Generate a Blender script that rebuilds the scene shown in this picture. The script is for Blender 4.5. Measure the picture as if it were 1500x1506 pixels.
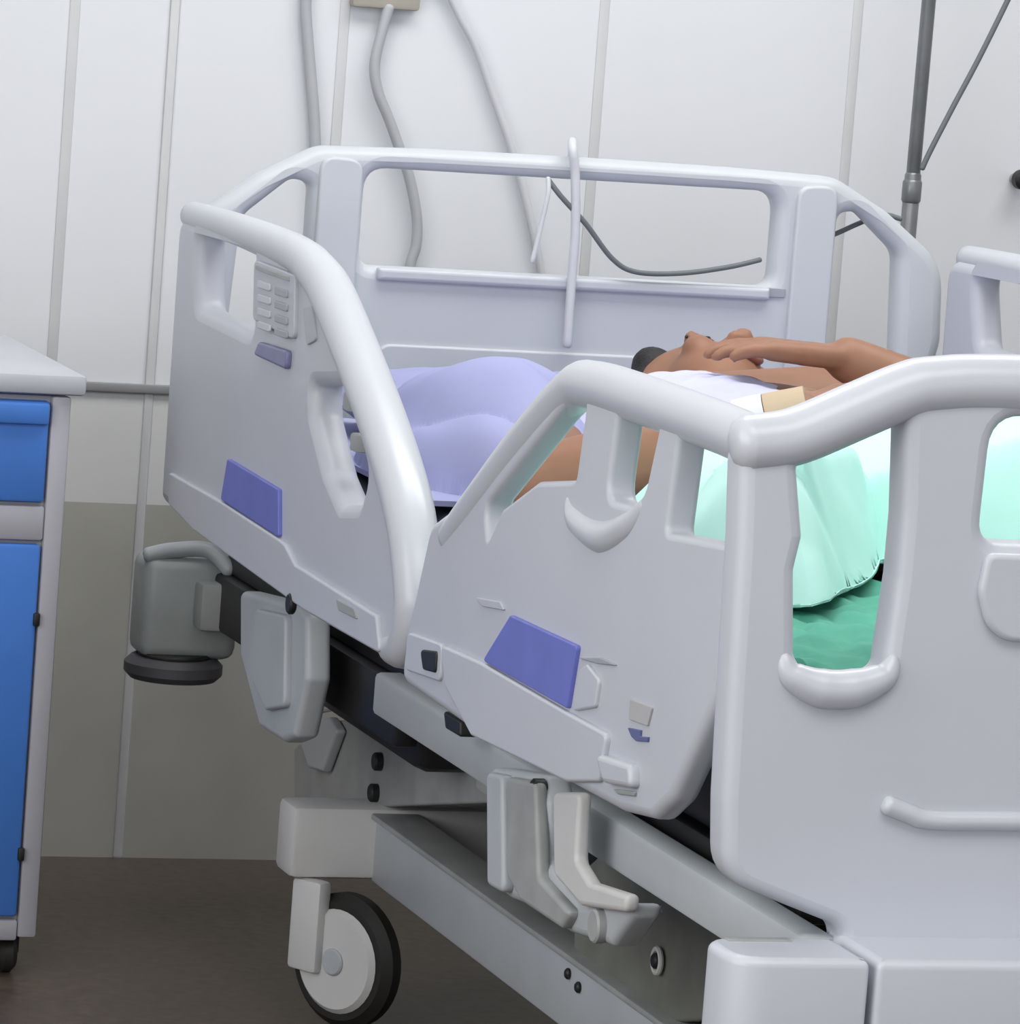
import bpy, bmesh, math, random
from mathutils import Vector, Matrix, noise
for o in list(bpy.data.objects): bpy.data.objects.remove(o)
S = bpy.context.scene; COL = S.collection
random.seed(4)

# ------------------------------------------------------------------ camera
FPX, YAW, PITCH, ROLL = 7433.2, .3103, .1211, .0768
CAM = Vector((-2.0112, -6.1005, 1.3357))
F_ = Vector((math.sin(YAW)*math.cos(PITCH), math.cos(YAW)*math.cos(PITCH), -math.sin(PITCH)))
r0 = Vector((math.cos(YAW), -math.sin(YAW), 0)); u0 = r0.cross(F_)
R_ = math.cos(ROLL)*r0 + math.sin(ROLL)*u0; U_ = -math.sin(ROLL)*r0 + math.cos(ROLL)*u0
cd = bpy.data.cameras.new('camera'); cam = bpy.data.objects.new('camera', cd); COL.objects.link(cam)
cd.sensor_fit = 'HORIZONTAL'; cd.sensor_width = 36; cd.lens = FPX/1500*36; cd.clip_start = .05
m = Matrix((R_, U_, -F_)).transposed().to_4x4(); m.translation = CAM; cam.matrix_world = m
S.camera = cam
# ------------------------------------------------------------------ light
w = bpy.data.worlds.new('world'); S.world = w; w.use_nodes = True
w.node_tree.nodes['Background'].inputs[0].default_value = (.92, .95, 1, 1)
w.node_tree.nodes['Background'].inputs[1].default_value = .5
def area(name, loc, size, power, rot=(0, 0, 0), col=(1, .985, .96)):
    l = bpy.data.lights.new(name, 'AREA'); l.shape = 'RECTANGLE'; l.size, l.size_y = size; l.energy = power; l.color = col
    o = bpy.data.objects.new(name, l); COL.objects.link(o); o.location = loc; o.rotation_euler = rot; return o
area('ceiling_lamp_light', (.2, -.75, 2.72), (2.6, .9), 30)
area('ceiling_lamp_light', (-.6, -3.6, 2.72), (2.4, 1.2), 26)
area('added_fill_light', (.9, -7.1, 1.75), (4.2, 1.9), 8, (math.pi/2, 0, 0))  # fill light added behind the camera for front-facing surfaces
area('added_fill_light', (-3.15, -3.2, 1.55), (3.2, 1.7), 38, (math.pi/2, 0, -math.pi/2))  # side fill added on the left to lift the rail faces
S.view_settings.view_transform = 'Standard'; S.view_settings.look = 'None'
S.view_settings.exposure = 0.72; S.view_settings.gamma = 1; S.view_settings.use_curve_mapping = False

# a pixel of the photograph carried to a real plane of the room
def ray(x, y): return F_ + R_*((x-750)/FPX) - U_*((y-753)/FPX)
def on(ax, v, x, y):
    d = ray(x, y); return CAM + d*((v-CAM[ax])/d[ax])
def YZ(X, pts): return [(lambda p: (p.y, p.z))(on(0, X, *q[:2])) for q in pts]
def XZ(Y, pts): return [(lambda p: (p.x, p.z))(on(1, Y, *q[:2])) for q in pts]

# ------------------------------------------------------------------ materials
def lin(c): return tuple((v/12.92 if v <= .04045 else ((v+.055)/1.055)**2.4) for v in c)
def mat(name, rgb, rough=.5, metal=0, var=.06, scale=12, bump=0, spec=.5, fine=None, alpha=None, detail=4):
    m = bpy.data.materials.new(name); m.use_nodes = True; nt = m.node_tree; b = nt.nodes['Principled BSDF']
    b.inputs['Roughness'].default_value = rough; b.inputs['Metallic'].default_value = metal; b.inputs['Specular IOR Level'].default_value = spec
    tc = nt.nodes.new('ShaderNodeTexCoord'); nz = nt.nodes.new('ShaderNodeTexNoise'); nz.inputs['Scale'].default_value = scale; nz.inputs['Detail'].default_value = detail
    nt.links.new(tc.outputs['Object'], nz.inputs['Vector'])
    cr = nt.nodes.new('ShaderNodeValToRGB'); c = lin(rgb)
    cr.color_ramp.elements[0].position = .3; cr.color_ramp.elements[1].position = .7
    cr.color_ramp.elements[0].color = tuple(max(0, v*(1-var)) for v in c)+(1,)
    cr.color_ramp.elements[1].color = tuple(min(1, v*(1+var)) for v in c)+(1,)
    nt.links.new(nz.outputs['Fac'], cr.inputs[0]); nt.links.new(cr.outputs[0], b.inputs['Base Color'])
    if bump:
        bp = nt.nodes.new('ShaderNodeBump'); bp.inputs['Strength'].default_value = bump; bp.inputs['Distance'].default_value = .004
        n2 = nt.nodes.new('ShaderNodeTexNoise'); n2.inputs['Scale'].default_value = fine or scale*6; nt.links.new(tc.outputs['Object'], n2.inputs['Vector'])
        nt.links.new(n2.outputs['Fac'], bp.inputs['Height']); nt.links.new(bp.outputs['Normal'], b.inputs['Normal'])
    if alpha is not None: b.inputs['Alpha'].default_value = alpha
    return m
M = dict(
    wall=mat('wall_panel', (.87, .88, .90), .55, var=.015, scale=3),
    dado_lit=mat('wall_dado_lit', (.84, .845, .845), .5, var=.03, scale=6),  # upper part of the lower wall, its brighter light painted in
    dado_shaded=mat('wall_dado_shaded', (.68, .68, .655), .45, var=.06, scale=9),  # rest of the lower wall, shade towards the floor painted in
    joint=mat('wall_joint', (.84, .845, .855), .6, var=.03),
    darkjoint=mat('wall_ledge', (.55, .55, .56), .5),
    ceil=mat('ceiling_paint', (.9, .9, .9), .8, var=.02),
    floor=mat('terrazzo_floor', (.33, .285, .25), .35, var=.28, scale=55, bump=.05, detail=8),
    plastic=mat('pale_plastic', (.745, .758, .795), .38, var=.02, scale=6),
    grip=mat('grip_plastic', (.755, .768, .80), .3, var=.015, scale=6),
    head=mat('head_panel_plastic', (.755, .775, .80), .4, var=.02, scale=5),
    metal=mat('painted_metal', (.69, .71, .73), .42, var=.05, scale=10),
    metaldk=mat('grey_metal', (.61, .62, .62), .45, var=.12, scale=18),
    olive=mat('dull_grey_metal', (.44, .45, .42), .55, var=.12, scale=20),
    guard=mat('guard_plastic', (.63, .65, .65), .35, var=.10, scale=14),
    dark=mat('dark_plastic', (.10, .10, .11), .5, var=.1),
    black=mat('black_rubber', (.13, .125, .12), .6, var=.1),
    rubber=mat('bumper_rubber', (.30, .30, .32), .55, var=.1),
    caster=mat('caster_white', (.80, .80, .80), .4, var=.03),
    blue=mat('label_blue', (.42, .45, .76), .45, var=.05, scale=20),
    pad=mat('pad_grey', (.72, .73, .77), .4, var=.03),
    padkey=mat('pad_key', (.62, .63, .67), .4, var=.03),
    purple=mat('button_violet', (.47, .47, .62), .4, var=.06, scale=30),
    sticker=mat('sticker_grey', (.68, .68, .69), .5, var=.05),
    emblem=mat('emblem_blue', (.35, .38, .55), .5),
    navy=mat('mattress_navy', (.095, .10, .165), .5, var=.1, bump=.05),
    lav=mat('pillow_cotton', (.61, .63, .79), .85, var=.05, scale=8, bump=.1),
    lavsheet=mat('bedsheet_cotton', (.67, .68, .82), .85, var=.05, scale=8, bump=.1),
    gown=mat('gown_cotton', (.76, .77, .90), .85, var=.04, scale=8, bump=.1),
    mint=mat('mint_cotton', (.78, .96, .93), .85, var=.04, scale=7, bump=.12),
    green=mat('green_cotton', (.33, .66, .57), .85, var=.12, scale=10, bump=.15),
    skin=mat('brown_skin', (.56, .40, .31), .55, var=.10, scale=14, bump=.05),
    hair=mat('black_hair', (.09, .085, .10), .6, var=.2, scale=60, bump=.4),
    lip=mat('lip_skin', (.50, .31, .27), .5), eye=mat('eye_dark', (.16, .11, .10), .3),
    tape=mat('medical_tape', (.74, .66, .56), .7, var=.03), gauze=mat('white_gauze', (.84, .84, .85), .8, var=.02),
    cabgrey=mat('cabinet_grey', (.66, .66, .69), .45, var=.03), cabblue=mat('cabinet_blue', (.27, .48, .80), .42, var=.05, scale=10),
    cabtop=mat('cabinet_top', (.72, .73, .76), .4, var=.03),
    pole=mat('pole_steel', (.50, .51, .52), .35, metal=.5, var=.12, scale=25),
    cable=mat('cable_grey', (.69, .70, .72), .5, var=.03), cabled=mat('cable_dark', (.40, .42, .43), .5), cablel=mat('tube_clear', (.80, .81, .83), .4),
    socket=mat('socket_plate', (.66, .64, .60), .5),
)

# ------------------------------------------------------------------ mesh helpers
def link(name, me, ma=None, parent=None, smooth=True):
    o = bpy.data.objects.new(name, me); COL.objects.link(o)
    if ma is not None: me.materials.clear(); me.materials.append(ma)
    if parent: o.parent = parent; o.matrix_parent_inverse = Matrix()
    if smooth:
        for p in me.polygons: p.use_smooth = True
        try: me.set_sharp_from_angle(angle=math.radians(40))
        except Exception: pass
    return o
def from_bm(name, bm, ma, parent=None, smooth=True):
    bmesh.ops.recalc_face_normals(bm, faces=bm.faces)
    me = bpy.data.meshes.new(name); bm.to_mesh(me); bm.free(); return link(name, me, ma, parent, smooth)
def baked(o, name, ma, parent=None, xf=None):
    dg = bpy.context.evaluated_depsgraph_get(); dg.update()
    me = bpy.data.meshes.new_from_object(o.evaluated_get(dg)); bpy.data.objects.remove(o); me.name = name
    if xf:
        for v in me.vertices: v.co = xf(v.co)
    bm = bmesh.new(); bm.from_mesh(me); bmesh.ops.remove_doubles(bm, verts=bm.verts, dist=1e-5); bmesh.ops.recalc_face_normals(bm, faces=bm.faces); bm.to_mesh(me); bm.free()
    return link(name, me, ma, parent)
def add_box(bm, lo, hi, bev=.004, seg=2):
    r = bmesh.ops.create_cube(bm, size=1); vs = r['verts']
    for v in vs: v.co = Vector([(lo[i]+hi[i])/2 + v.co[i]*(hi[i]-lo[i]) for i in range(3)])
    if bev:
        es = list({e for v in vs for e in v.link_edges})
        bmesh.ops.bevel(bm, geom=es, offset=bev, segments=seg, profile=.5, affect='EDGES')
def box(name, lo, hi, ma, parent=None, bev=.004, seg=2):
    bm = bmesh.new(); add_box(bm, lo, hi, bev, seg); return from_bm(name, bm, ma, parent)
def crom(pts, n=8):
    P = [Vector(p) for p in pts]; out = []
    for i in range(len(P)-1):
        a, b, c, d = P[max(i-1, 0)], P[i], P[i+1], P[min(i+2, len(P)-1)]
        for k in range(n):
            t = k/n; out.append(.5*((2*b)+(c-a)*t+(2*a-5*b+4*c-d)*t*t+(3*b-a-3*c+d)*t**3))
    out.append(P[-1]); return out
def add_tube(bm, pts, rad, n=14, cap=True):
    P = [Vector(p) for p in pts]; rr = rad if isinstance(rad, (list, tuple)) else [rad]*len(P)
    T = [(P[min(i+1, len(P)-1)]-P[max(i-1, 0)]).normalized() for i in range(len(P))]
    up = Vector((0, 0, 1)) if abs(T[0].z) < .9 else Vector((1, 0, 0)); N = (up-T[0]*up.dot(T[0])).normalized(); rings = []
    def ring(c, r):
        return [bm.verts.new(c+(N*math.cos(a)+B*math.sin(a))*r) for a in [2*math.pi*k/n for k in range(n)]]
    for i in range(len(P)):
        N = (N-T[i]*N.dot(T[i])).normalized(); B = T[i].cross(N)
        if i == 0 and cap:
            for s in (.9, .6): rings.append(ring(P[0]-T[0]*rr[0]*s*.6, rr[0]*math.sqrt(1-s*s)))
        rings.append(ring(P[i], rr[i]))
        if i == len(P)-1 and cap:
            for s in (.6, .9): rings.append(ring(P[i]+T[i]*rr[i]*s*.6, rr[i]*math.sqrt(1-s*s)))
    for a, b in zip(rings, rings[1:]):
        for k in range(n): bm.faces.new((a[k], a[(k+1) % n], b[(k+1) % n], b[k]))
    bm.faces.new(rings[0][::-1]); bm.faces.new(rings[-1])
def tube(name, pts, rad, ma, parent=None, n=14, smooth=8):
    bm = bmesh.new(); p = crom(pts, smooth) if smooth else pts
    if isinstance(rad, (list, tuple)) and smooth: rad = [rad[i]+(rad[i+1]-rad[i])*k/smooth for i in range(len(pts)-1) for k in range(smooth)]+[rad[-1]]
    add_tube(bm, p, rad, n); return from_bm(name, bm, ma, parent)
def disc(bm, c, axis, r, h, n=28, bev=0):
    ax = Vector(axis).normalized(); q = ax.to_track_quat('Z', 'Y').to_matrix()
    prof = [(r-bev, -h/2), (r, -h/2+bev), (r, h/2-bev), (r-bev, h/2)] if bev else [(r, -h/2), (r, h/2)]
    rings = [[bm.verts.new(Vector(c)+q@Vector((a*math.cos(2*math.pi*k/n), a*math.sin(2*math.pi*k/n), z))) for k in range(n)] for a, z in prof]
    for A, B in zip(rings, rings[1:]):
        for k in range(n): bm.faces.new((A[k], A[(k+1) % n], B[(k+1) % n], B[k]))
    bm.faces.new(rings[0][::-1]); bm.faces.new(rings[-1])
def cyl(name, c, axis, r, h, ma, parent=None, bev=.002):
    bm = bmesh.new(); disc(bm, c, axis, r, h, bev=bev); return from_bm(name, bm, ma, parent)
def fillet(pts, r, seg=6):
    n = len(pts); out = []
    for i in range(n):
        p = Vector(pts[i][:2]); a = Vector(pts[i-1][:2])-p; b = Vector(pts[(i+1) % n][:2])-p
        rr = pts[i][2] if len(pts[i]) > 2 else r
        la, lb = a.length, b.length; a.normalize(); b.normalize()
        ang = a.angle(b, math.pi)
        if rr < 1e-5 or ang > 3.1: out.append(p); continue
        d = min(rr/math.tan(ang/2), la*.48, lb*.48)
        A, B = p+a*d, p+b*d
        for k in range(seg+1):
            t = k/seg; out.append(A*(1-t)**2+p*2*t*(1-t)+B*t*t)
    return out
def clean(q):
    out = []
    for p in q:
        if not out or (p-out[-1]).length > 2e-4: out.append(p)
    if (out[0]-out[-1]).length < 2e-4: out.pop()
    return out
def area2(q): return sum(q[i-1].x*q[i].y-q[i].x*q[i-1].y for i in range(len(q)))/2
def inset(q, d):            # q wound so that the solid lies on its left
    n = len(q); out = []
    for i in range(n):
        a = (q[i]-q[i-1]).normalized(); b = (q[(i+1) % n]-q[i]).normalized()
        na, nb = Vector((-a.y, a.x)), Vector((-b.y, b.x)); k = na+nb
        k = k/max(k.length_squared/2, .6) if k.length > 1e-4 else na
        out.append(q[i]+k*d)
    return out
def plate(name, outer, holes, thick, bev, xf, ma, parent=None, r=.02, hbev=None):
    """plate with holes and rounded edges; outline in its own plane, xf maps (u, v, depth) to the room"""
    from mathutils.geometry import delaunay_2d_cdt
    loops = []
    for k, pl in enumerate([outer]+holes):
        q = clean([Vector((p.x, p.y)) for p in fillet(pl, r)])
        if (area2(q) > 0) != (k == 0): q.reverse()
        loops.append(q)
    bm = bmesh.new(); caps = []
    for k, q in enumerate(loops):
        bv = bev if k == 0 else (hbev or bev); h = thick/2; rings = []
        for s in (-1, 1):
            seq = [(bv*(1-math.sin(t)), h-bv+bv*math.cos(t)) for t in [math.pi/2*i/4 for i in range(5)]]
            seq = seq if s < 0 else seq[::-1]
            for ins, z in seq: rings.append([bm.verts.new(xf(Vector((p.x, p.y, s*z)))) for p in inset(q, ins)])
        for A, B in zip(rings, rings[1:]):
            n = len(A)
            for i in range(n): bm.faces.new((A[i], A[(i+1) % n], B[(i+1) % n], B[i]))
        caps.append((inset(q, bv), rings[0], rings[-1]))
    pts = []; eds = []
    for c in caps:
        b0 = len(pts); n = len(c[0]); pts += c[0]; eds += [(b0+i, b0+(i+1) % n) for i in range(n)]
    vo, _, fo, ov, _, _ = delaunay_2d_cdt(pts, eds, [], 0, 1e-6)
    def odd(p):
        k = 0
        for i, j in eds:
            A, B = pts[i], pts[j]
            if (A.y > p.y) != (B.y > p.y) and p.x < A.x+(p.y-A.y)/(B.y-A.y)*(B.x-A.x): k += 1
        return k % 2
    for side in (1, 2):
        vs = [v for c in caps for v in c[side]]; z = (-1 if side == 1 else 1)*thick/2
        mp = [vs[o[0]] if o else bm.verts.new(xf(Vector((v.x, v.y, z)))) for v, o in zip(vo, ov)]
        for f in fo:
            if odd(sum((vo[i] for i in f), Vector((0, 0)))/len(f)):
                try: bm.faces.new([mp[i] for i in f])
                except ValueError: pass
    o = from_bm(name, bm, ma, parent); ax = (xf(Vector((0, 0, 1)))-xf(Vector((0, 0, 0)))).normalized()
    for p in o.data.polygons:
        if abs(p.normal.dot(ax)) > .9999: p.use_smooth = False
    return o
def side_xf(X): return lambda c: Vector((X+c.z, c.x, c.y))       # outline in (Y, Z)
def front_xf(Y): return lambda c: Vector((c.x, Y+c.z, c.y))      # outline in (X, Z)
def tag(o, label=None, cat=None, group=None, kind=None):
    if label: o['label'] = label
    if cat: o['category'] = cat
    if group: o['group'] = group
    if kind: o['kind'] = kind
    return o
def empty(name, loc=(0, 0, 0)):
    o = bpy.data.objects.new(name, None); COL.objects.link(o); o.location = loc; o.empty_display_size = .1; return o
def kids(o): return [c for c in bpy.data.objects if c.parent == o]
def copy_tree(o, parent=None):
    c = o.copy(); COL.objects.link(c); c.parent = parent
    for ch in kids(o): copy_tree(ch, c)
    return c
def fused(name, prims, voxel, ma, parent=None, smooth=6, fac=.5):
    """limbs and masses grown together into ONE continuous skin. prims: ('c', p, q, r1, r2) or ('e', centre, radii, euler)"""
    bm = bmesh.new()
    for p in prims:
        if p[0] == 'c':
            a, b, r1, r2 = Vector(p[1]), Vector(p[2]), p[3], p[4]
            if (b-a).length < 1e-5: b = a+Vector((0, 0, 1e-4))
            d = (b-a).normalized(); q = d.to_track_quat('Z', 'Y').to_matrix(); n = 16; rings = []
            for s in (-.98, -.85, -.6, -.3, 0): rings.append((a+d*r1*s, r1*math.sqrt(1-s*s)))
            for s in (0, .3, .6, .85, .98): rings.append((b+d*r2*s, r2*math.sqrt(1-s*s)))
            R = [[bm.verts.new(c+q@Vector((r*math.cos(2*math.pi*k/n), r*math.sin(2*math.pi*k/n), 0))) for k in range(n)] for c, r in rings]
            for A, B in zip(R, R[1:]):
                for k in range(n): bm.faces.new((A[k], A[(k+1) % n], B[(k+1) % n], B[k]))
            bm.faces.new(R[0][::-1]); bm.faces.new(R[-1])
        else:
            from mathutils import Euler
            e = Euler(p[3] if len(p) > 3 else (0, 0, 0)).to_matrix()
            r = bmesh.ops.create_uvsphere(bm, u_segments=24, v_segments=16, radius=1)
            for v in r['verts']: v.co = Vector(p[1])+e@Vector([v.co[i]*p[2][i] for i in range(3)])
    bmesh.ops.recalc_face_normals(bm, faces=bm.faces)
    me = bpy.data.meshes.new(name); bm.to_mesh(me); bm.free()
    o = bpy.data.objects.new(name, me); COL.objects.link(o)
    rm = o.modifiers.new('r', 'REMESH'); rm.mode = 'VOXEL'; rm.voxel_size = voxel
    sm = o.modifiers.new('s', 'SMOOTH'); sm.factor = fac; sm.iterations = smooth
    o = baked(o, name, ma, parent)
    for pl in o.data.polygons: pl.use_smooth = True
    return o
def nz(x, y, s, z=0): return noise.noise(Vector((x*s, y*s, z)))
def cloth(name, x0, x1, y0, y1, nx, ny, h, ma, thick=.004, parent=None):
    """cloth laid over h(x, y) -> (X, Y, Z)"""
    bm = bmesh.new(); g = [[bm.verts.new(h(x0+(x1-x0)*i/nx, y0+(y1-y0)*j/ny)) for i in range(nx+1)] for j in range(ny+1)]
    for j in range(ny):
        for i in range(nx): bm.faces.new((g[j][i], g[j][i+1], g[j+1][i+1], g[j+1][i]))
    me = bpy.data.meshes.new(name); bm.to_mesh(me); bm.free()
    o = bpy.data.objects.new(name, me); COL.objects.link(o)
    so = o.modifiers.new('t', 'SOLIDIFY'); so.thickness = thick; so.offset = 0
    o = baked(o, name, ma, parent)
    for pl in o.data.polygons: pl.use_smooth = True
    return o

# ------------------------------------------------------------------ the room
WY = .49
tag(box('floor', (-3.2, -7.2, -.06), (3.2, WY+.1, 0), M['floor'], bev=0), kind='structure')
bm = bmesh.new(); add_box(bm, (-3.2, WY, .645), (3.2, WY+.1, 2.8), 0)
tag(from_bm('wall_back', bm, M['wall'], smooth=False), kind='structure')
bm = bmesh.new(); add_box(bm, (-3.2, WY-.002, .485), (3.2, WY+.1, .640), 0)  # lower wall split in two tones to imitate its shading
tag(from_bm('wall_back_lower_lit', bm, M['dado_lit'], smooth=False), kind='structure')
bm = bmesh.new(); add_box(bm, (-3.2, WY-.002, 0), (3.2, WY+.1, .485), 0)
tag(from_bm('wall_back_lower_shaded', bm, M['dado_shaded'], smooth=False), kind='structure')
tag(box('wall_left', (-3.3, -7.2, 0), (-3.2, WY+.1, 2.8), M['wall'], bev=0), kind='structure')
tag(box('wall_right', (3.2, -7.2, 0), (3.3, WY+.1, 2.8), M['wall'], bev=0), kind='structure')
tag(box('ceiling', (-3.2, -7.2, 2.8), (3.2, WY+.1, 2.86), M['ceil'], bev=0), kind='structure')
k = 1
for x in (-1.29, -.92, -.555, -.185, .182, .552, .92, 1.29):
    tag(box('trim_%d' % k, (x-.007, WY-.0015, .645), (x+.007, WY, 2.8), M['joint'], bev=.001), kind='structure'); k += 1
tag(box('trim_%d' % k, (-.426, WY-.004, .0), (-.413, WY, 2.8), M['joint'], bev=.003), kind='structure'); k += 1
tag(box('trim_%d' % k, (-3.2, WY-.010, .636), (3.2, WY, .648), M['darkjoint'], bev=.002), kind='structure')

# ------------------------------------------------------------------ the bed
bed = tag(empty('hospital_bed'), 'pale grey plastic hospital bed with slotted side rails standing near the wall', 'hospital bed')
# headboard (X, Z)
hb = [(-.485, .56, .03), (-.487, .72, .05), (-.510, .80, .08), (-.504, .905, .08), (-.42, .968, .06), (-.345, 1.008, .06), (-.2, 1.012, .1), (0, 1.013, 0), (.2, 1.012, .1), (.345, 1.008, .06), (.42, .968, .06), (.504, .905, .08), (.510, .80, .08), (.487, .72, .05), (.485, .56, .03)]
hc = [(-.283, .862, .02), (-.283, .985, .03), (.268, .985, .03), (.268, .862, .02)]
hs = [(.352, .74, .02), (.352, .962, .02), (.378, .966, .02), (.438, .915, .03), (.448, .74, .02)]
headboard = plate('headboard', hb, [hc, hs, [(-x, z, r) for x, z, r in hs][::-1]], .046, .016, front_xf(0), M['head'], bed)
for s in (-1, 1):
    o = plate('headboard_post', [(s*.29, .60, .01), (s*.29, .995, .02), (s*.345, .998, .02), (s*.345, .60, .01)], [], .012, .004, front_xf(-.0245), M['head'], headboard)
plate('headboard_rib', [(-.262, .846, .004), (-.262, .862, .004), (.262, .862, .004), (.262, .846, .004)], [], .016, .005, front_xf(-.025), M['grip'], headboard)
plate('headboard_inset', [(-.255, .62, .02), (-.255, .766, .02), (.255, .766, .02), (.255, .62, .02)], [], .01, .003, front_xf(-.0245), M['head'], headboard)
plate('headboard_label', [(.255, .850, .003), (.255, .862, .003), (.285, .862, .003), (.285, .850, .003)], [], .004, .001, front_xf(-.0235), M['padkey'], headboard)

# side rails: outer face on X = -.53
RX = -.53; RT = .040; RC = RX+RT/2
def rail_head():
    out = [(-.062, .56, .02), (-.058, .915, .03), (-.56, .925, .1), (-.70, .905, .08), (-.775, .87, .08), (-.985, .765, .06), (-1.105, .695, .06), (-1.142, .62, .05), (-1.138, .56, .03), (-1.08, .533, .03), (-.77, .530, .02), (-.30, .545, .02), (-.20, .553, .01)]
    h1 = YZ(RX, [(287, 338), (373, 368), (372, 492), (289, 452)])
    h1 = [(u, v, .02) for u, v in h1]
    h2 = YZ(RX, [(456, 566), (497, 566), (516, 610), (540, 700), (528, 742), (500, 742), (478, 690), (458, 610)])
    p = plate('side_rail', out, [h1, h2], RT, .015, side_xf(RC), M['plastic'], bed)
    tp = [(-.072, .917), (-.30, .919), (-.55, .915), (-.66, .903), (-.755, .873), (-.97, .768), (-1.09, .690), (-1.137, .62), (-1.14, .585), (-1.115, .553), (-1.07, .545)]
    tube('grip_tube', [(RC-.004, a, b) for a, b in tp], [.017, .019, .022, .024, .026, .027, .027, .025, .024, .022, .018], M['grip'], p, n=20)
    q = YZ(RX, [(340, 675), (415, 720), (415, 790), (330, 735)])
    plate('blue_label', [(u, v, .004) for u, v in q], [], .006, .0015, side_xf(RX-.002), M['blue'], p)
    q = YZ(RX, [(254, 694), (330, 737), (415, 792), (425, 800), (440, 830), (560, 905), (566, 962), (452, 897), (290, 780), (254, 742)])
    plate('lower_band', [(u, v, .008) for u, v in q], [], .008, .003, side_xf(RX-.002), M['plastic'], p)
    q = YZ(RX, [(380, 382), (440, 405), (438, 500), (378, 470)])
    cp = plate('control_panel', [(u, v, .01) for u, v in q], [], .007, .002, side_xf(RX-.002), M['pad'], p)
    q = YZ(RX, [(385, 391), (433, 408), (433, 414), (385, 397)])
    plate('panel_slot', [(u, v, .001) for u, v in q], [], .003, .0005, side_xf(RX-.0062), M['metaldk'], cp)
    for i in range(4):
        for (xa, xb) in ((388, 406), (413, 431)):
            y0 = 412+i*20+(xa-388)*.4
            q = YZ(RX, [(xa, y0), (xb, y0+6), (xb, y0+17), (xa, y0+11)])
            plate('key', [(u, v, .003) for u, v in q], [], .003, .001, side_xf(RX-.0065), M['padkey'] if xa > 400 else M['grip'], cp)
    q = YZ(RX, [(388, 503), (430, 516), (428, 544), (380, 522)])
    plate('call_button', [(u, v, .008) for u, v in q], [], .008, .003, side_xf(RX-.003), M['purple'], p)
    q = YZ(RX, [(448, 452), (462, 450), (468, 500), (454, 508)])
    plate('gap_shade', [(u, v, .006) for u, v in q], [], .004, .001, side_xf(RX-.001), M['metal'], p)  # darker plate standing in for shade in the gap by the tube
    c = on(0, RX-.004, 428, 888); cyl('pivot_cap', c, (1, 0, 0), .012, .008, M['dark'], p)
    q = YZ(RX, [(503, 880), (530, 895), (536, 912), (508, 898)])
    plate('vent_mark', [(u, v, .003) for u, v in q], [], .003, .001, side_xf(RX-.0065), M['metaldk'], p)
    for (y0, dz) in ((-.80, .775), (-.84, .735)): box('latch_pin', (RX+.02, y0-.012, dz-.012), (RX+.04, y0+.012, dz+.008), M['metaldk'], p, .003)
    # carrier arm below
    q = YZ(-.50, [(352, 868), (440, 890), (450, 905), (450, 1000), (432, 1085), (415, 1092), (380, 1070), (352, 965)])
    plate('rail_arm', [(u, v, .012) for u, v in q], [], .03, .008, side_xf(-.485), M['metal'], p)
    q = YZ(-.50, [(385, 895), (430, 905), (428, 1040), (400, 1045), (380, 1000)])
    plate('arm_cover', [(u, v, .012) for u, v in q], [], .012, .004, side_xf(-.503), M['metal'], p)
    return p
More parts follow.
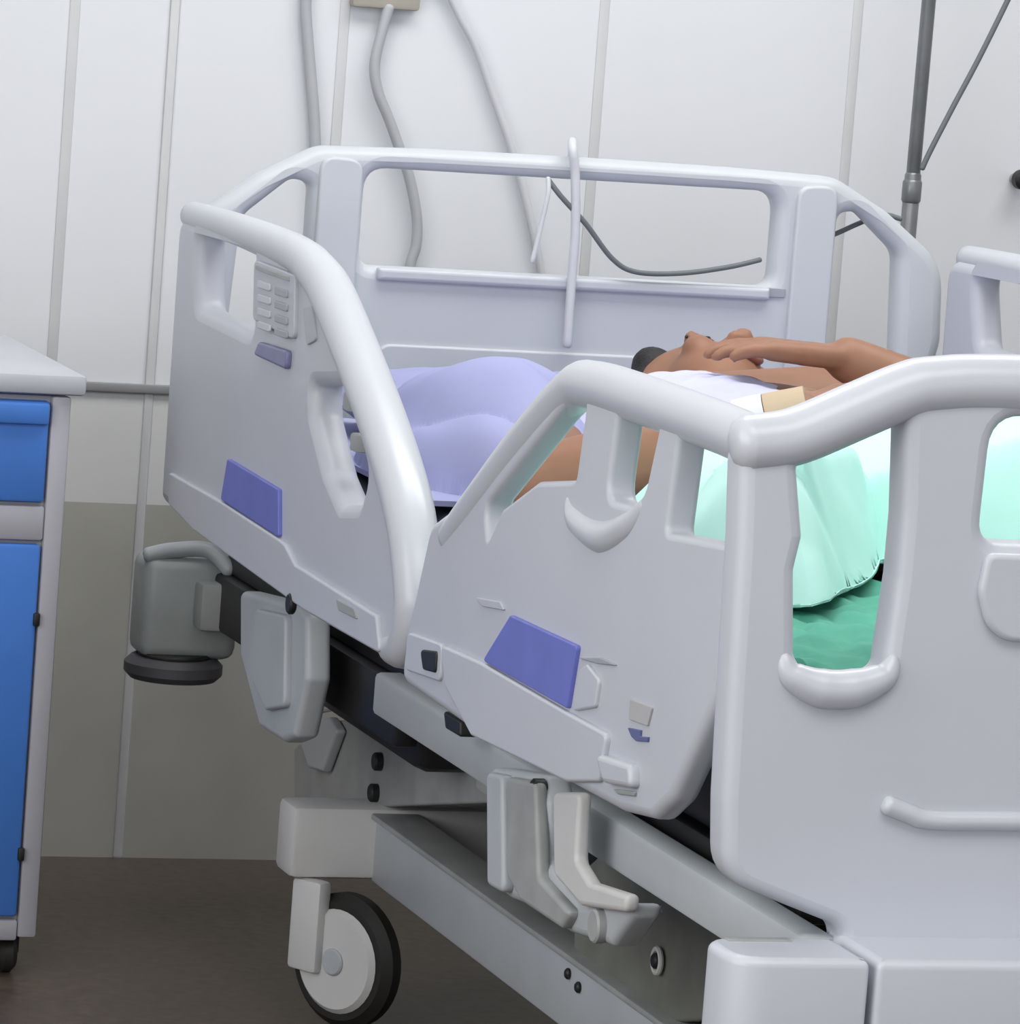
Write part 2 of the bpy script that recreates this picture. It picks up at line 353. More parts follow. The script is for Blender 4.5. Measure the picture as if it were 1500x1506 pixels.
def rail_foot():
    RT = .028; RC = RX+RT/2
    out = YZ(RX, [(588, 1002), (597, 930), (632, 770), (665, 745), (822, 545)])
    out = [(out[0][0], out[0][1], .02), (out[1][0], out[1][1], .03), (out[2][0], out[2][1], .04), (out[3][0], out[3][1], .03), (-1.595, .892, .06), (-1.68, .905, .05), (-2.10, .905, .03), (-2.145, .875, .03), (-2.13, .77, .05), (-2.088, .66, .06), (-2.0, .562, .04), (-1.955, .537, .03), (-1.87, .527, .02), (-1.40, .517, .02)]
    A = [(716, 797, .006), (712, 744, .02), (838, 585, .02), (864, 575, .015), (846, 706, .01), (790, 708, .01), (738, 748, .01)]
    Bh = [(890, 736, .02), (910, 590, .012), (972, 612, .012), (948, 722, .03), (930, 745, .02)]
    Ch = [(978, 784, .008), (998, 634, .012), (1082, 662, .01), (1084, 804, .012)]
    hs = []
    for poly in (A, Bh, Ch):
        hs.append([(u, v, q[2]) for (u, v), q in zip(YZ(RX, poly), poly)])
    p = plate('side_rail', out, hs, RT, .010, side_xf(RC), M['plastic'], bed, hbev=.006)
    t0 = YZ(RX, [(648, 790), (682, 745), (752, 652)])
    tp = [t0[0], t0[1], t0[2], (-1.60, .878), (-1.66, .890), (-1.78, .893), (-2.05, .893), (-2.11, .885), (-2.128, .85)]
    tube('grip_tube', [(RC+.002, a, b) for a, b in tp], [.019, .021, .022, .0225, .023, .023, .0225, .022, .018], M['grip'], p, n=20)
    q = YZ(RX, [(757, 905), (855, 950), (840, 1042), (716, 972)])
    plate('blue_label', [(u, v, .004) for u, v in q], [], .006, .0015, side_xf(RX-.002), M['blue'], p)
    q = YZ(RX, [(655, 948), (716, 975), (838, 1046), (900, 1080), (888, 1150), (840, 1150), (700, 1082), (662, 1010)])
    plate('lower_band', [(u, v, .008) for u, v in q], [], .008, .003, side_xf(RX-.002), M['plastic'], p)
    q = YZ(RX, [(604, 930), (655, 948), (652, 1003), (600, 985)])
    rc = plate('latch_plate', [(u, v, .01) for u, v in q], [], .006, .002, side_xf(RX-.001), M['grip'], p)
    q = YZ(RX, [(626, 955), (650, 958), (648, 990), (630, 985)])
    plate('latch_slot', [(u, v, .006) for u, v in q], [], .005, .002, side_xf(RX-.004), M['dark'], rc)
    q = YZ(RX, [(857, 985), (868, 977), (886, 1000), (880, 1040), (846, 1046)])
    plate('corner_pad', [(u, v, .006) for u, v in q], [], .006, .002, side_xf(RX-.001), M['grip'], p)
    q = YZ(RX, [(930, 1028), (962, 1040), (955, 1068), (928, 1058)])
    st = plate('sticker', [(u, v, .002) for u, v in q], [], .003, .0008, side_xf(RX-.001), M['sticker'], p)
    q = YZ(RX, [(926, 1070), (945, 1074), (944, 1083), (956, 1084), (955, 1091), (938, 1090), (932, 1084)])
    plate('emblem', [(u, v, .001) for u, v in q], [], .003, .0008, side_xf(RX-.001), M['emblem'], p)
    q = YZ(RX, [(888, 1108), (940, 1125), (942, 1160), (900, 1152)])
    plate('release_lever', [(u, v, .01) for u, v in q], [], .014, .005, side_xf(RX-.003), M['grip'], p)
    q = YZ(RX, [(905, 1160), (938, 1164), (936, 1171), (912, 1168)])
    plate('lever_gap', [(u, v, .002) for u, v in q], [], .004, .001, side_xf(RX-.001), M['metaldk'], p)
    q = YZ(RX, [(700, 878), (738, 885), (745, 898), (712, 892)])
    plate('moulded_mark', [(u, v, .003) for u, v in q], [], .003, .001, side_xf(RX-.001), M['pad'], p)
    q = YZ(RX, [(848, 967), (885, 967), (915, 980), (880, 976)])
    plate('moulded_mark', [(u, v, .002) for u, v in q], [], .003, .001, side_xf(RX-.001), M['padkey'], p)
    # lip under the middle opening
    q = [on(0, RX+.006, *c) for c in ((842, 735), (852, 765), (890, 790), (930, 772), (952, 742))]
    tube('opening_lip', q, [.007, .013, .016, .013, .007], M['grip'], p)
    # carrier arms below the rail
    q = YZ(-.50, [(722, 1128), (800, 1140), (808, 1180), (805, 1265), (850, 1330), (935, 1328), (930, 1350), (900, 1392), (838, 1372), (772, 1330), (750, 1322), (722, 1300)])
    ra = plate('rail_arm', [(u, v, .012) for u, v in q], [], .03, .008, side_xf(-.487), M['metal'], p)
    for nm, X, pts, ma in (('arm_hook', -.505, [(822, 1165), (862, 1165), (856, 1265), (876, 1298), (932, 1316), (929, 1342), (862, 1332), (824, 1288)], M['caster']),
                           ('arm_strip', -.507, [(724, 1135), (747, 1140), (749, 1315), (725, 1302)], M['metal']),
                           ('arm_strip', -.506, [(753, 1142), (796, 1150), (801, 1290), (848, 1342), (834, 1366), (774, 1326), (755, 1290)], M['metaldk'])):
        plate(nm, [(u, v, .01) for u, v in YZ(X, pts)], [], .014, .005, side_xf(X), ma, ra)
    c = on(0, -.505, 792, 1160); cyl('pivot_cap', c, (1, 0, 0), .010, .014, M['dark'], ra)
    c = on(0, -.505, 880, 1362); cyl('pivot_cap', c, (1, 0, 0), .016, .012, M['metaldk'], ra)
    q = YZ(-.5, [(665, 1045), (690, 1060), (690, 1085), (668, 1072)])
    plate('hinge_clip', [(u, v, .004) for u, v in q], [], .02, .003, side_xf(-.50), M['dark'], p)
    return p
rh, rf = rail_head(), rail_foot()
for r_ in (rh, rf):
    c = copy_tree(r_, bed); c.scale.x = -1

# footboard (X, Z): front face at Y = -2.2
FY = -2.2
L = XZ(FY, [(1065, 1296), (1066, 1180), (1076, 1000), (1088, 800), (1092, 672), (1108, 648), (1165, 640), (1250, 606), (1335, 566), (1500, 563)])
Lb = XZ(FY, [(1240, 1366)])[0]
fo = [(Lb[0], Lb[1]-.045, .01), (Lb[0], Lb[1], .02), (*L[0], .04), (*L[1], .1), (*L[2], .1), (*L[3], .1), (*L[4], .03), (*L[5], .03), (*L[6], .06), (*L[7], .1), (*L[8], .06), (-.29, L[9][1], .1), (0, L[9][1]+.004, 0)]
fo = fo+[(-a, b, c) for a, b, c in fo[:-1]][::-1]
w1 = XZ(FY, [(1172, 965), (1172, 840), (1184, 790), (1176, 690), (1192, 650), (1250, 620), (1320, 596), (1334, 620), (1330, 760), (1322, 850), (1302, 985), (1278, 1002), (1190, 998)])
w1 = [(a, b, .012) for a, b in w1]
w2a = XZ(FY, [(1462, 640), (1478, 606), (1456, 700), (1455, 800)])
zt, zb, xl = w2a[1][1], w2a[3][1], w2a[0][0]
w2 = [(xl-.003, zb, .02), (xl, zt-.004, .03), (-xl, zt-.004, .03), (-xl+.003, zb, .02)]
footboard = plate('footboard', fo, [w1, w2, [(-a, b, c) for a, b, c in w1][::-1]], .046, .012, front_xf(FY+.023), M['plastic'], bed)
g = [on(1, FY+.015, *c) for c in ((1098, 652), (1150, 646), (1190, 634), (1260, 604), (1330, 575), (1375, 566), (1500, 564))]
g = g+[Vector((0, g[-1].y, g[-1].z+.004))]
g = g+[Vector((-v.x, v.y, v.z)) for v in g[:-1]][::-1]
tube('grip_tube', g, .0245, M['grip'], footboard, n=20)
for s in (1, -1):
    q = [on(1, FY+.003, *c) for c in ((1152, 965), (1163, 992), (1205, 1012), (1255, 1012), (1300, 994), (1314, 968))]
    tube('opening_lip', [(s*v.x, v.y, v.z) for v in q], [.005, .012, .017, .017, .012, .005], M['grip'], footboard)
q = XZ(FY, [(1448, 812), (1436, 870), (1448, 920), (1475, 942)])
plate('recess_panel', [(q[0][0], q[0][1], .01), (q[1][0], q[1][1], .03), (q[2][0], q[2][1], .03), (q[3][0], q[3][1], .03), (-q[3][0], q[3][1], .03), (-q[2][0], q[2][1], .03), (-q[1][0], q[1][1], .03), (-q[0][0], q[0][1], .01)], [], .012, .005, front_xf(FY-.002), M['plastic'], footboard)
q = [on(1, FY-.001, *c) for c in ((1305, 1184), (1335, 1196), (1372, 1206), (1500, 1208))]
q = q+[Vector((0, q[-1].y, q[-1].z))]
q = q+[Vector((-v.x, v.y, v.z)) for v in q[:-1]][::-1]
tube('handle_ledge', q, .0085, M['grip'], footboard, n=10)

# foot bumper
zt = .487
bx0 = on(2, zt, 1052, 1392).x; sx = on(2, zt, 1249, 1390).x; fy = on(2, zt, 1250, 1412).y
for s in (-1, 1):
    o = plate('bumper_corner', [(s*abs(bx0), FY-.005, .03), (s*abs(bx0), fy, .035), (s*(abs(sx)+.003), fy, .004), (s*(abs(sx)+.003), FY-.005, .004)], [], .17, .008, lambda c: Vector((c.x, c.y, zt-.085+c.z)), M['plastic'], bed)
    if s < 0:
        a = on(2, zt+.001, 1088, 1381); box('bumper_slot', (a.x-.012, a.y-.005, zt-.001), (a.x+.045, a.y+.006, zt+.0015), M['metaldk'], o, .001)
plate('bumper', [(-abs(sx)+.003, FY+.03, .004), (-abs(sx)+.003, fy-.003, .006), (abs(sx)-.003, fy-.003, .006), (abs(sx)-.003, FY+.03, .004)], [], .17, .008, lambda c: Vector((c.x, c.y, zt-.085+c.z)), M['plastic'], bed)
box('bumper_backing', (-abs(sx)-.004, FY-.0, zt-.16), (abs(sx)+.004, FY+.05, zt-.012), M['metaldk'], bed)

# deck, base, lift
df = empty('deck_frame'); df.parent = bed
for s in (-1, 1):
    box('frame_rail', (s*.455-.017, -2.19, .438), (s*.455+.017, -.86, .485), M['metal'], df, .006)
    box('frame_rail', (s*.43-.015, -.86, .40), (s*.43+.015, -.02, .470), M['dark'], df, .006)
box('deck_panel', (-.43, -2.08, .470), (.43, -.03, .498), M['dark'], df, .004)
box('crossbar', (-.47, -.07, .40), (.47, -.02, .46), M['metaldk'], df, .006)
box('crossbar', (-.44, -1.2, .41), (.44, -1.15, .46), M['metaldk'], df, .006)
box('backrest_motor', (-.40, -.80, .36), (.36, -.30, .468), M['dark'], df, .02)
# head end corner guards with rollers
for s in (-1, 1):
    a, b = .534, .410
    o = box('corner_guard', (min(s*a, s*b), -.035, .358), (max(s*a, s*b), .045, .487), M['guard'], bed, .016, 3)
    cyl('bumper_roller', (s*.485, -.01, .345), (0, 0, 1), .062, .028, M['rubber'], o, .008)
    cyl('roller_cap', (s*.485, -.01, .361), (0, 0, 1), .045, .006, M['black'], o, .002)
    tube('guard_pipe', [(s*.53, -.02, .487), (s*.50, -.025, .495), (s*.455, -.03, .497), (s*.43, -.05, .475)], .010, M['metal'], o)
base = empty('base_frame'); base.parent = bed
box('base_crossmember', (-.443, -.47, .172), (.443, -.40, .258), M['caster'], base, .008)
box('base_crossmember', (-.443, -2.06, .172), (.443, -1.99, .258), M['metal'], base, .008)
for s in (-1, 1):
    box('base_rail', (s*.315-.026, -2.02, .168), (s*.315+.026, -.40, .246), M['metal'], base, .006)
    box('base_rail_lip', (s*.318-.030, -1.99, .244), (s*.318+.030, -.46, .252), M['metaldk'], base, .003)
q = YZ(-.33, [(432, 1100), (480, 1060), (580, 1055), (640, 1105), (720, 1150), (720, 1181), (560, 1187), (432, 1183)])
lp = plate('lift_plate', [(u, v, .006) for u, v in q], [], .02, .004, side_xf(-.32), M['metaldk'], base)
for c in ((556, 1120), (550, 1166)):
    cyl('bolt', on(0, -.334, *c), (1, 0, 0), .011, .012, M['dark'], lp)
q = YZ(-.33, [(455, 1085), (500, 1055), (512, 1075), (490, 1135), (470, 1130)])
plate('lift_link', [(u, v, .005) for u, v in q], [], .014, .004, side_xf(-.338), M['metal'], lp)
q = [on(0, -.33, *c) for c in ((470, 1040), (510, 1034), (560, 1036))]
tube('lift_rod', q, .008, M['caster'], lp)
q = YZ(-.33, [(846, 1290), (905, 1235), (1058, 1312), (1050, 1500), (965, 1505), (842, 1425)])
fp = plate('lift_plate', [(u, v, .01) for u, v in q], [], .02, .004, side_xf(-.32), M['olive'], base)
bm = bmesh.new(); cc = on(0, -.335, 966, 1413)
add_tube(bm, [cc+Vector((0, .012*math.cos(t), .012*math.sin(t))) for t in [2*math.pi*i/20 for i in range(21)]], .003, 8, False)
from_bm('bolt_ring', bm, M['caster'], fp); cyl('bolt', cc, (1, 0, 0), .008, .01, M['dark'], fp)
for (x, y) in ((835, 1432), (850, 1452)): cyl('bolt', on(0, -.343, x, y), (1, 0, 0), .006, .006, M['dark'], fp)
box('void_shade_box', (-.22, -1.15, .15), (.22, -.62, .40), M['dark'], base, .02)  # dark boxes added to stand in for the shaded void under the bed
box('void_shade_box', (-.22, -1.85, .15), (.22, -1.35, .46), M['dark'], base, .02)
def make_caster(x, y, s):
    c = empty('caster', (x, y, 0)); c.parent = bed; c.rotation_euler = (0, 0, .55)
    bm = bmesh.new(); disc(bm, (s*.012, -.03, .08), (1, 0, 0), .08, .034, 40, .010); from_bm('tyre', bm, M['black'], c)
    bm = bmesh.new(); disc(bm, (s*.03, -.03, .08), (1, 0, 0), .062, .012, 36, .006); w_ = from_bm('hub', bm, M['caster'], c)
    cyl('axle_cap', (s*.037, -.03, .08), (1, 0, 0), .016, .006, M['metal'], w_)
    box('caster_fork', (min(s*.026, s*.048), -.012, .062), (max(s*.026, s*.048), .035, .172), M['caster'], c, .006)
    return c
for (x, y, s) in ((-.376, -.458, -1), (.376, -.458, 1), (-.385, -2.03, -1), (.385, -2.03, 1)): make_caster(x, y, s)

# ------------------------------------------------------------------ bedding
MT = .668
mt = box('mattress', (-.437, -2.09, .500), (.437, -.045, MT), M['navy'], None, .028, 4)
tag(mt, 'navy blue covered mattress lying on the bed deck', 'mattress')
sh = cloth('bed_sheet', -.395, .475, -1.5, -.06, 64, 90, lambda x, y: Vector((max(-.443, min(.443, x)), y, MT+.004+.004*nz(x, y, 18)+.003*nz(x, y, 45) - max(0, abs(x)-.425)*1.0)), M['lavsheet'], .003)
tag(sh, 'pale lavender bottom sheet tucked over the head half of mattress', 'bed sheet')
# dark green sheet crumpled at the foot
def gh(x, y):
    z = MT+.008+.022*abs(nz(x*1.2+y*.7, y, 8, 3))+.022*abs(nz(x-y, y+x, 16, 5))
    if y < -2.05: z -= (-2.05-y)*1.2
    if abs(x) > .42: z -= (abs(x)-.42)*1.1
    return Vector((max(-.447, min(.447, x)), max(y, -2.105), z))
gs = cloth('green_sheet', -.48, .48, -2.14, -1.45, 96, 80, gh, M['green'], .004)
tag(gs, 'crumpled darker green sheet on the mattress by the footboard', 'sheet')
# mint sheet over the legs
def leg_h(x, y):
    ramp = lambda y0, y1: max(0, min(1, (y0-y)/(y0-y1)))
    sm = lambda t: t*t*(3-2*t)
    ly = -1.66+.12*max(0, min(1, (x+.27)/.27))
    foot = .055*max(0, 1-((y-ly)/.16)**2)
    near = sm(ramp(-1.24, -1.42))*(.128+foot*.6)*math.exp(-((x+.22)/.17)**4)
    mid = (.140-.012*sm(ramp(-1.2, -1.4))+foot*.6)*math.exp(-((x-.10)/.28)**4)
    return max(near, mid)
def mh(x, y):
    ks = ((-.6, -1.60), (-.40, -1.70), (-.31, -1.73), (-.285, -1.71), (-.21, -1.585), (-.12, -1.47), (-.05, -1.54), (.05, -1.66), (.25, -1.74), (.6, -1.78))
    for (xa, ya), (xb, yb) in zip(ks, ks[1:]):
        if xa <= x <= xb: ye = ya+(yb-ya)*(x-xa)/(xb-xa)+.105   # where the sheet turns down past the feet
    yy = y; z = MT+.018+leg_h(x, max(y, ye)); d = max(0, ye-y)
    if y < ye:
        d = min(d, max(0, z-(MT+.030+.004*math.sin(x*40)))/.85); z -= d*.85; yy = ye-d*.66
    z += .010*nz(x, y, 7, 1)*(d < .02)+.007*abs(nz(x*.6-y*.8, x+y*.3, 14, 2))
    yy += .028*math.exp(-((x+.31-.55*(ye-y))/.010)**2)*max(0, 1-d/.13)*(y < ye+.06)     # a long diagonal crease
    if abs(x) > .40: z = min(z, MT+.03) - (abs(x)-.40)*1.0
    return Vector((max(-.452, min(.452, x)), yy, z))
ms = cloth('mint_sheet', -.50, .50, -1.99, -1.15, 120, 110, mh, M['mint'], .004)
tag(ms, 'light mint green sheet draped over the legs and feet of the patient', 'sheet')
# pillow
def soft_pillow(name, c, size, rot, ma, seed, amp=.02):
    bm = bmesh.new(); n = 40; g = {}
    def surf(i, j, s):
        u, v = -1+2*i/n, -1+2*j/n
        e = max(0, (1-u**4)*(1-v**4))**.45
        px, py = u*(1-.06*(1-v*v)*0-.05*abs(v)**3), v*(1-.05*abs(u)**3)
        z = s*e*(.9+.1*math.cos(u*2))+amp/size[2]*2*e*(nz(u, v, 2.6, seed+s)+.6*abs(nz(u+v*.5, v, 5, seed)))
        return Vector((px*size[0], py*size[1], z*size[2]))
    for s in (1, -1):
        for i in range(n+1):
            for j in range(n+1):
                edge = i in (0, n) or j in (0, n)
                g[i, j, s] = g[i, j, 1] if edge and s < 0 else bm.verts.new(surf(i, j, s))
        for i in range(n):
            for j in range(n): bm.faces.new((g[i, j, s], g[i+1, j, s], g[i+1, j+1, s], g[i, j+1, s]))
    from mathutils import Euler
    e = Euler(rot).to_matrix()
    for v in bm.verts: v.co = Vector(c)+e@v.co
    o = from_bm(name, bm, ma)
    for pl in o.data.polygons: pl.use_smooth = True
    return o
pl = soft_pillow('pillow', (-.02, -.33, .708), (.34, .22, .042), (.05, 0, .03), M['lav'], 3, .012)
tag(pl, 'lavender pillow lying flat under the head of the patient', 'pillow')
# lavender blanket bunched up beside the shoulder
def bh(x, y):
    u = (x+.30)/.135; v = (y+.66)/.24
    rr = u*u+v*v; e = max(0, 1-rr)
    t = x*.8+y*.55+.05*nz(x, y, 5, 2)                           # a few long slanting folds
    fold = abs(math.sin(t*26))**.7
    z = MT+.010+.140*e**.6*(1+.25*nz(x, y, 6, 7))-.022*(1-fold)*min(1, e*2.5)+.008*nz(x, y, 14, 9)*min(1, e*3)
    return Vector((max(-.455, x), y, z-(max(0, -x-.44))*1.0))
bl = cloth('blanket', -.44, -.16, -.905, -.42, 84, 120, bh, M['lav'], .006)
tag(bl, 'lavender cloth bunched up on mattress between side rails and pillow', 'blanket')

# ------------------------------------------------------------------ the patient
person = tag(empty('person', (0, -.9, MT)), 'patient lying on back with both forearms bent over chest, tape on wrist', 'person')
def P(x, y, z): return (x, y+.9, z-MT)
HC = Vector((.034, -.425, .746))
def hp(x, y, z):           # head frame: x to patient's far side, y to chin (towards the foot), z to the face
    a = .42; ca, sa = math.cos(a), math.sin(a)
    v = Vector((x*ca+z*sa, -y, -x*sa+z*ca)); return P(*(HC+v))
hr = (0, .42, 0)
def hand(prims, wrist, direc, normal, side, curl=.25, L=1.0):
    d = Vector(direc).normalized(); nrm = Vector(normal); nrm = (nrm-d*nrm.dot(d)).normalized(); s = d.cross(nrm)*side
    w0 = Vector(wrist); k = w0+d*.085*L
    for t in (-.028, -.01, .01, .028):
        prims.append(('c', P(*(w0+s*t*.55)), P(*(k+s*t)), .014, .0125))
    lens = (.066, .078, .073, .056)
    for i, t in enumerate((-.032, -.011, .010, .031)):
        p0 = k+s*t; dd = (d+s*(i-1.5)*.07).normalized()
        p1 = p0+(dd*.95-nrm*curl*.35)*lens[i]*.45
        p2 = p1+(dd*.8-nrm*curl*1.0)*lens[i]*.32
        p3 = p2+(dd*.6-nrm*curl*1.6)*lens[i]*.22
        for a, b, r1, r2 in ((p0, p1, .0098, .0088), (p1, p2, .0088, .0080), (p2, p3, .0080, .0070)):
            prims.append(('c', P(*a), P(*b), r1, r2))
    t0 = w0+d*.022-s*.026; t1 = t0+(d*.75-s*.65).normalized()*.042; t2 = t1+(d*.95-s*.2-nrm*.25).normalized()*.034
    prims += [('c', P(*t0), P(*t1), .0135, .0105), ('c', P(*t1), P(*t2), .0105, .0085)]
NS, NE, NW = Vector((-.19, -.62, .735)), Vector((-.362, -1.02, .714)), Vector((-.105, -1.13, .815))
FS, FE, FW = Vector((.20, -.60, .775)), Vector((.285, -.84, .765)), Vector((.09, -.76, .842))
pr = []
# trunk
pr += [('e', P(0, -.74, .735), (.165, .17, .074)), ('e', P(0, -.96, .730), (.150, .17, .066)), ('e', P(0, -1.16, .734), (.165, .14, .070)),
       ('c', P(-.14, -.63, .735), P(.15, -.61, .758), .062, .066), ('c', P(0, -.62, .745), P(.025, -.50, .745), .058, .052)]
# legs under the sheet
for lx, kx, ky, ax in ((-.09, -.07, -1.32, -.22), (.10, .24, -1.34, .06)):
    pr += [('c', P(lx, -1.18, .728), P(kx, ky, .716), .060, .042), ('c', P(kx, ky, .716), P(ax, ky-.11, .710), .042, .032), ('c', P(ax, ky-.11, .715), P(ax-.05, ky-.17, .715), .032, .024)]
# arms
pr += [('c', P(*NS), P(*NE), .050, .040), ('c', P(*NE), P(*(NE*.6+NW*.4)), .041, .041), ('c', P(*(NE*.6+NW*.4)), P(*NW), .041, .026)]
pr += [('c', P(*FS), P(*FE), .052, .041), ('c', P(*FE), P(*(FE*.6+FW*.4)), .041, .040), ('c', P(*(FE*.6+FW*.4)), P(*FW), .040, .027)]
hand(pr, NW+Vector((.012, .0, .003)), (.80, .50, .16), (-.1, -.1, 1), 1)
hand(pr, FW+Vector((-.012, .003, .002)), (-.95, .10, .06), (.1, 0, 1), -1)
# head: skull, jaw, chin, nose, brow, lips, ears
pr += [('e', hp(0, -.025, -.02), (.074, .096, .092), hr), ('e', hp(0, .03, .022), (.060, .082, .062), hr), ('e', hp(0, .092, .028), (.034, .028, .034), hr),
       ('c', hp(0, -.012, .080), hp(0, .030, .098), .0090, .0120), ('c', hp(-.013, .036, .092), hp(.013, .036, .092), .009, .009),
       ('c', hp(-.038, -.026, .070), hp(.038, -.026, .070), .010, .010), ('e', hp(-.040, .022, .058), (.020, .022, .02), hr), ('e', hp(.040, .022, .058), (.020, .022, .02), hr),
       ('c', hp(-.016, .060, .076), hp(.016, .060, .076), .0085, .0085),
       ('e', hp(-.074, .004, -.012), (.010, .030, .018), hr), ('e', hp(.074, .004, -.012), (.010, .030, .018), hr)]
body = fused('body', pr, .0045, M['skin'], person, 5)
fused('hair', [('e', hp(0, -.048, -.034), (.080, .088, .090), hr), ('c', hp(-.05, -.07, .02), hp(.05, -.07, .02), .026, .026), ('e', hp(-.062, -.02, -.02), (.014, .03, .03), hr)], .006, M['hair'], person, 3)
for s in (-1, 1):
    fused('eye', [('c', hp(s*.020, -.006, .0775), hp(s*.040, -.005, .0705), .0032, .0030)], .002, M['lip'], person, 2)
    fused('eyebrow', [('c', hp(s*.018, -.026, .0795), hp(s*.046, -.022, .0685), .0034, .0022)], .0015, M['hair'], person, 2)
fused('lips', [('c', hp(-.020, .063, .080), hp(.020, .063, .080), .0050, .0050), ('c', hp(-.015, .071, .078), hp(.015, .071, .078), .0055, .0055)], .0018, M['lip'], person, 2)
# gown: near side of chest and the near sleeve, lying open on the far side
sl = NS*.62+NE*.38
gw = fused('hospital_gown', [('e', P(-.05, -.76, .740), (.135, .19, .076)), ('e', P(-.035, -.97, .735), (.150, .19, .068)), ('e', P(-.02, -1.15, .736), (.168, .15, .074)),
      ('c', P(-.13, -.64, .738), P(-.05, -.68, .75), .066, .062), ('c', P(*NS), P(*sl), .060, .056), ('c', P(-.17, -.66, .74), P(*NS), .064, .060)], .006, M['gown'], person, 4)
for v in gw.data.vertices:
    c = v.co; d = .006*nz(c.x+c.y*.4, c.y, 16, 4)+.004*nz(c.x-c.y, c.z, 30, 6); v.co = c+v.normal*d
# dressing on the near wrist
wd = (NW-NE).normalized(); tp0 = NW-wd*.015
bm = bmesh.new()
add_tube(bm, [P(*(tp0-wd*.018)), P(*tp0), P(*(tp0+wd*.026))], [.0325, .0315, .0295], 20, False); from_bm('wrist_tape', bm, M['tape'], person)
bm = bmesh.new(); tq = tp0-wd*.035
add_tube(bm, [P(*(tq-wd*.016)), P(*tq), P(*(tq+wd*.016))], [.0345, .034, .033], 20, False); from_bm('gauze', bm, M['gauze'], person)

# ------------------------------------------------------------------ bedside cabinet
CY = -.25
cab = tag(empty('bedside_cabinet', (-.92, CY+.22, 0)), 'grey bedside cabinet with blue drawer and blue door left of the bed', 'cabinet')
o0 = Vector((-.92, CY+.22, 0))
def cb(name, lo, hi, ma, parent=cab, bev=.004): return box(name, tuple(Vector(lo)-o0), tuple(Vector(hi)-o0), ma, parent, bev)
cb('body', (-1.145, CY+.006, .055), (-.693, CY+.44, .706), M['cabgrey'])
cb('cabinet_top', (-1.165, CY-.012, .708), (-.676, CY+.45, .733), M['cabtop'], bev=.006)
cb('front_frame', (-.7155, CY-.004, .05), (-.692, CY+.01, .706), M['cabgrey'])
cb('front_frame', (-1.145, CY-.004, .05), (-1.122, CY+.01, .706), M['cabgrey'])
cb('front_frame', (-1.122, CY-.004, .532), (-.7155, CY+.01, .574), M['cabgrey'])
cb('front_frame', (-1.122, CY-.004, .046), (-.7155, CY+.01, .072), M['cabgrey'])
d = cb('drawer', (-1.120, CY-.006, .578), (-.7175, CY+.008, .700), M['cabblue'], bev=.005)
cb('drawer_lip', (-1.118, CY-.014, .672), (-.719, CY-.004, .698), M['cabblue'], d, .004)
d = cb('door', (-1.120, CY-.006, .076), (-.7175, CY+.008, .528), M['cabblue'], bev=.005)
for z in (.43, .145): cb('door_hinge', (-.722, CY-.010, z), (-.714, CY-.002, z+.016), M['dark'], d, .002)
for x in (-.72, -1.12):
    for y in (CY+.035, CY+.40):
        bm = bmesh.new(); disc(bm, Vector((x, y, .024))-o0, (1, 0, 0), .024, .022, 24, .006); fo_ = from_bm('caster', bm, M['black'], cab)
        cb('caster_stem', (x-.014, y-.012, .024), (x+.014, y+.012, .058), M['black'], fo_, .003)

# ------------------------------------------------------------------ wall things
def wpts(Y, pts): return [on(1, Y, *p) for p in pts]
so = box('wall_socket', tuple(on(1, WY, 512, 9)+Vector((0, -.022, 0))), (on(1, WY, 612, 9).x, WY, on(1, WY, 560, 9).z+.055), M['socket'], None, .005)
tag(so, 'beige grey socket plate on the white wall above the headboard', 'wall socket')
up = Vector((0, 0, 1))
def wire(name, pts, r, ma, label, cat, Y=WY-.012):
    o = tube(name, pts, r, ma, None, 10); return tag(o, label, cat)
p = wpts(WY-.012, [(450, 0), (453, 60), (458, 120), (463, 190), (466, 300), (466, 420)])
wire('cable', [p[0]+up*1.58, p[0]+up*.8, p[0]+up*.1]+p, .0078, M['cable'], 'grey cable hanging straight down wall, leftmost one above headboard', 'cable')
p = wpts(WY-.018, [(572, 10), (562, 45), (551, 95), (556, 135), (572, 175), (588, 220), (603, 265), (613, 320), (612, 360), (604, 388), (600, 430)])
wire('cable', p, .0075, M['cable'], 'grey cable curving down from the socket plate and behind headboard', 'cable')
p = wpts(WY-.012, [(665, 0), (700, 70), (725, 140), (750, 212), (775, 300), (800, 420)])
wire('tube', [p[0]+Vector((-.10, 0, 1.58)), p[0]+Vector((-.12, 0, .7)), p[0]+Vector((-.06, 0, .12))]+p, .0058, M['cablel'], 'pale tube slanting down the white wall toward headboard middle', 'tube')
p = [on(1, -.036, 842, 218), on(1, -.037, 846, 260), on(1, -.037, 846, 340), on(1, -.037, 840, 420), on(1, -.040, 834, 508)]
wire('strap', [on(1, .03, 842, 240), on(1, .0, 842, 210)]+p, .0060, M['cablel'], 'pale grey strap hung over headboard top bar and hanging straight', 'strap')
p = [on(1, -.03, 806, 262), on(1, -.035, 806, 285), on(1, -.035, 796, 330), on(1, -.036, 783, 385)]
wire('cord', p, .0032, M['cablel'], 'thin short cord hanging from headboard bar beside the strap', 'cord')
p = [on(1, -.028, 806, 264), on(1, -.034, 826, 290), on(1, -.036, 862, 330), on(1, -.036, 900, 380), on(1, -.036, 935, 400), on(1, -.036, 1000, 402), on(1, -.036, 1070, 393), on(1, -.036, 1118, 382)]
wire('cord', p, .0034, M['cabled'], 'dark grey cord looping along the headboard opening to right post', 'cord')
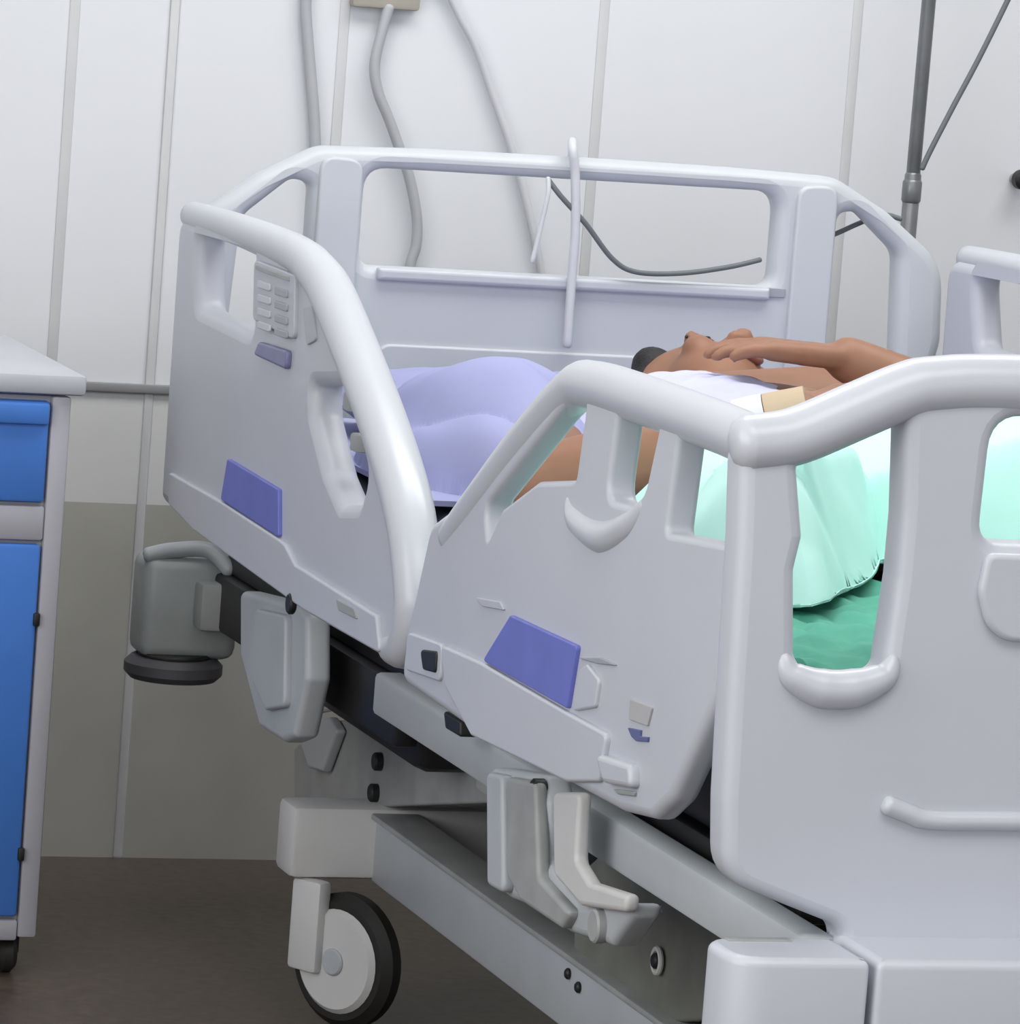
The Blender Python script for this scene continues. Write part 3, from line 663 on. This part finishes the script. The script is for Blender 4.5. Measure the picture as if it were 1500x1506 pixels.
p = [on(1, .027, 1180, 362), on(1, .03, 1226, 345), on(1, .03, 1262, 329), on(1, .03, 1296, 316), on(1, .027, 1325, 322)]
wire('cord', p, .0034, M['cabled'], 'dark cord behind the right arm opening of headboard', 'cord')
# IV pole behind the right corner
py = .36
a, b = on(1, py, 1366, 0), on(1, py, 1339, 300)
pole = tag(empty('iv_pole', (b.x, py, 0)), 'dark grey steel drip pole standing behind right corner of headboard', 'drip pole')
lc = lambda v: Vector(v)-Vector((b.x, py, 0))
dirv = (a-b)/(a.z-b.z); foot = b-dirv*(b.z-.12)
tube('pole_shaft', [lc(b+dirv*.02), lc(a+dirv*.75)], .0098, M['pole'], pole, 16, 0)
tube('lower_shaft', [lc(foot), lc(b+dirv*.04)], .0115, M['pole'], pole, 16, 0)
tube('clamp', [lc(b+dirv*.005), lc(b+dirv*.03)], .0135, M['pole'], pole, 16, 0)
e = a+dirv*.74
for s in (-1, 1): tube('bag_hook', [lc(e), lc(e+Vector((s*.06, 0, .01))), lc(e+Vector((s*.09, 0, .03)))], .004, M['pole'], pole)
for k in range(5):
    t = 2*math.pi*k/5+.3; lg = tube('base_leg', [lc(foot), lc(foot)+Vector((.06*math.cos(t), .06*math.sin(t), -.03)), Vector((foot.x-b.x+.115*math.cos(t), .115*math.sin(t), .04))], .010, M['pole'], pole)
    bm = bmesh.new(); disc(bm, (foot.x-b.x+.115*math.cos(t), .115*math.sin(t), .02), (math.sin(t), -math.cos(t), 0), .02, .014, 20, .004); from_bm('wheel', bm, M['black'], lg)
p = [on(1, py-.02, *c) for c in ((1500, -40), (1482, 0), (1440, 85), (1400, 160), (1368, 222), (1356, 248))]
wire('drip_tube', p, .0040, M['cabled'], 'thin grey drip tube slanting from upper right down to the pole', 'tube')
a = on(1, WY-.03, 1494, 264)
kn = empty('wall_clip', (a.x+.01, WY, a.z)); tag(kn, 'small black clip on the white wall right of the drip pole', 'clip')
cyl('clip_head', (0, -.030, 0), (0, 1, 0), .014, .022, M['dark'], kn, .004); cyl('clip_stem', (0, -.011, 0), (0, 1, 0), .008, .022, M['metaldk'], kn)
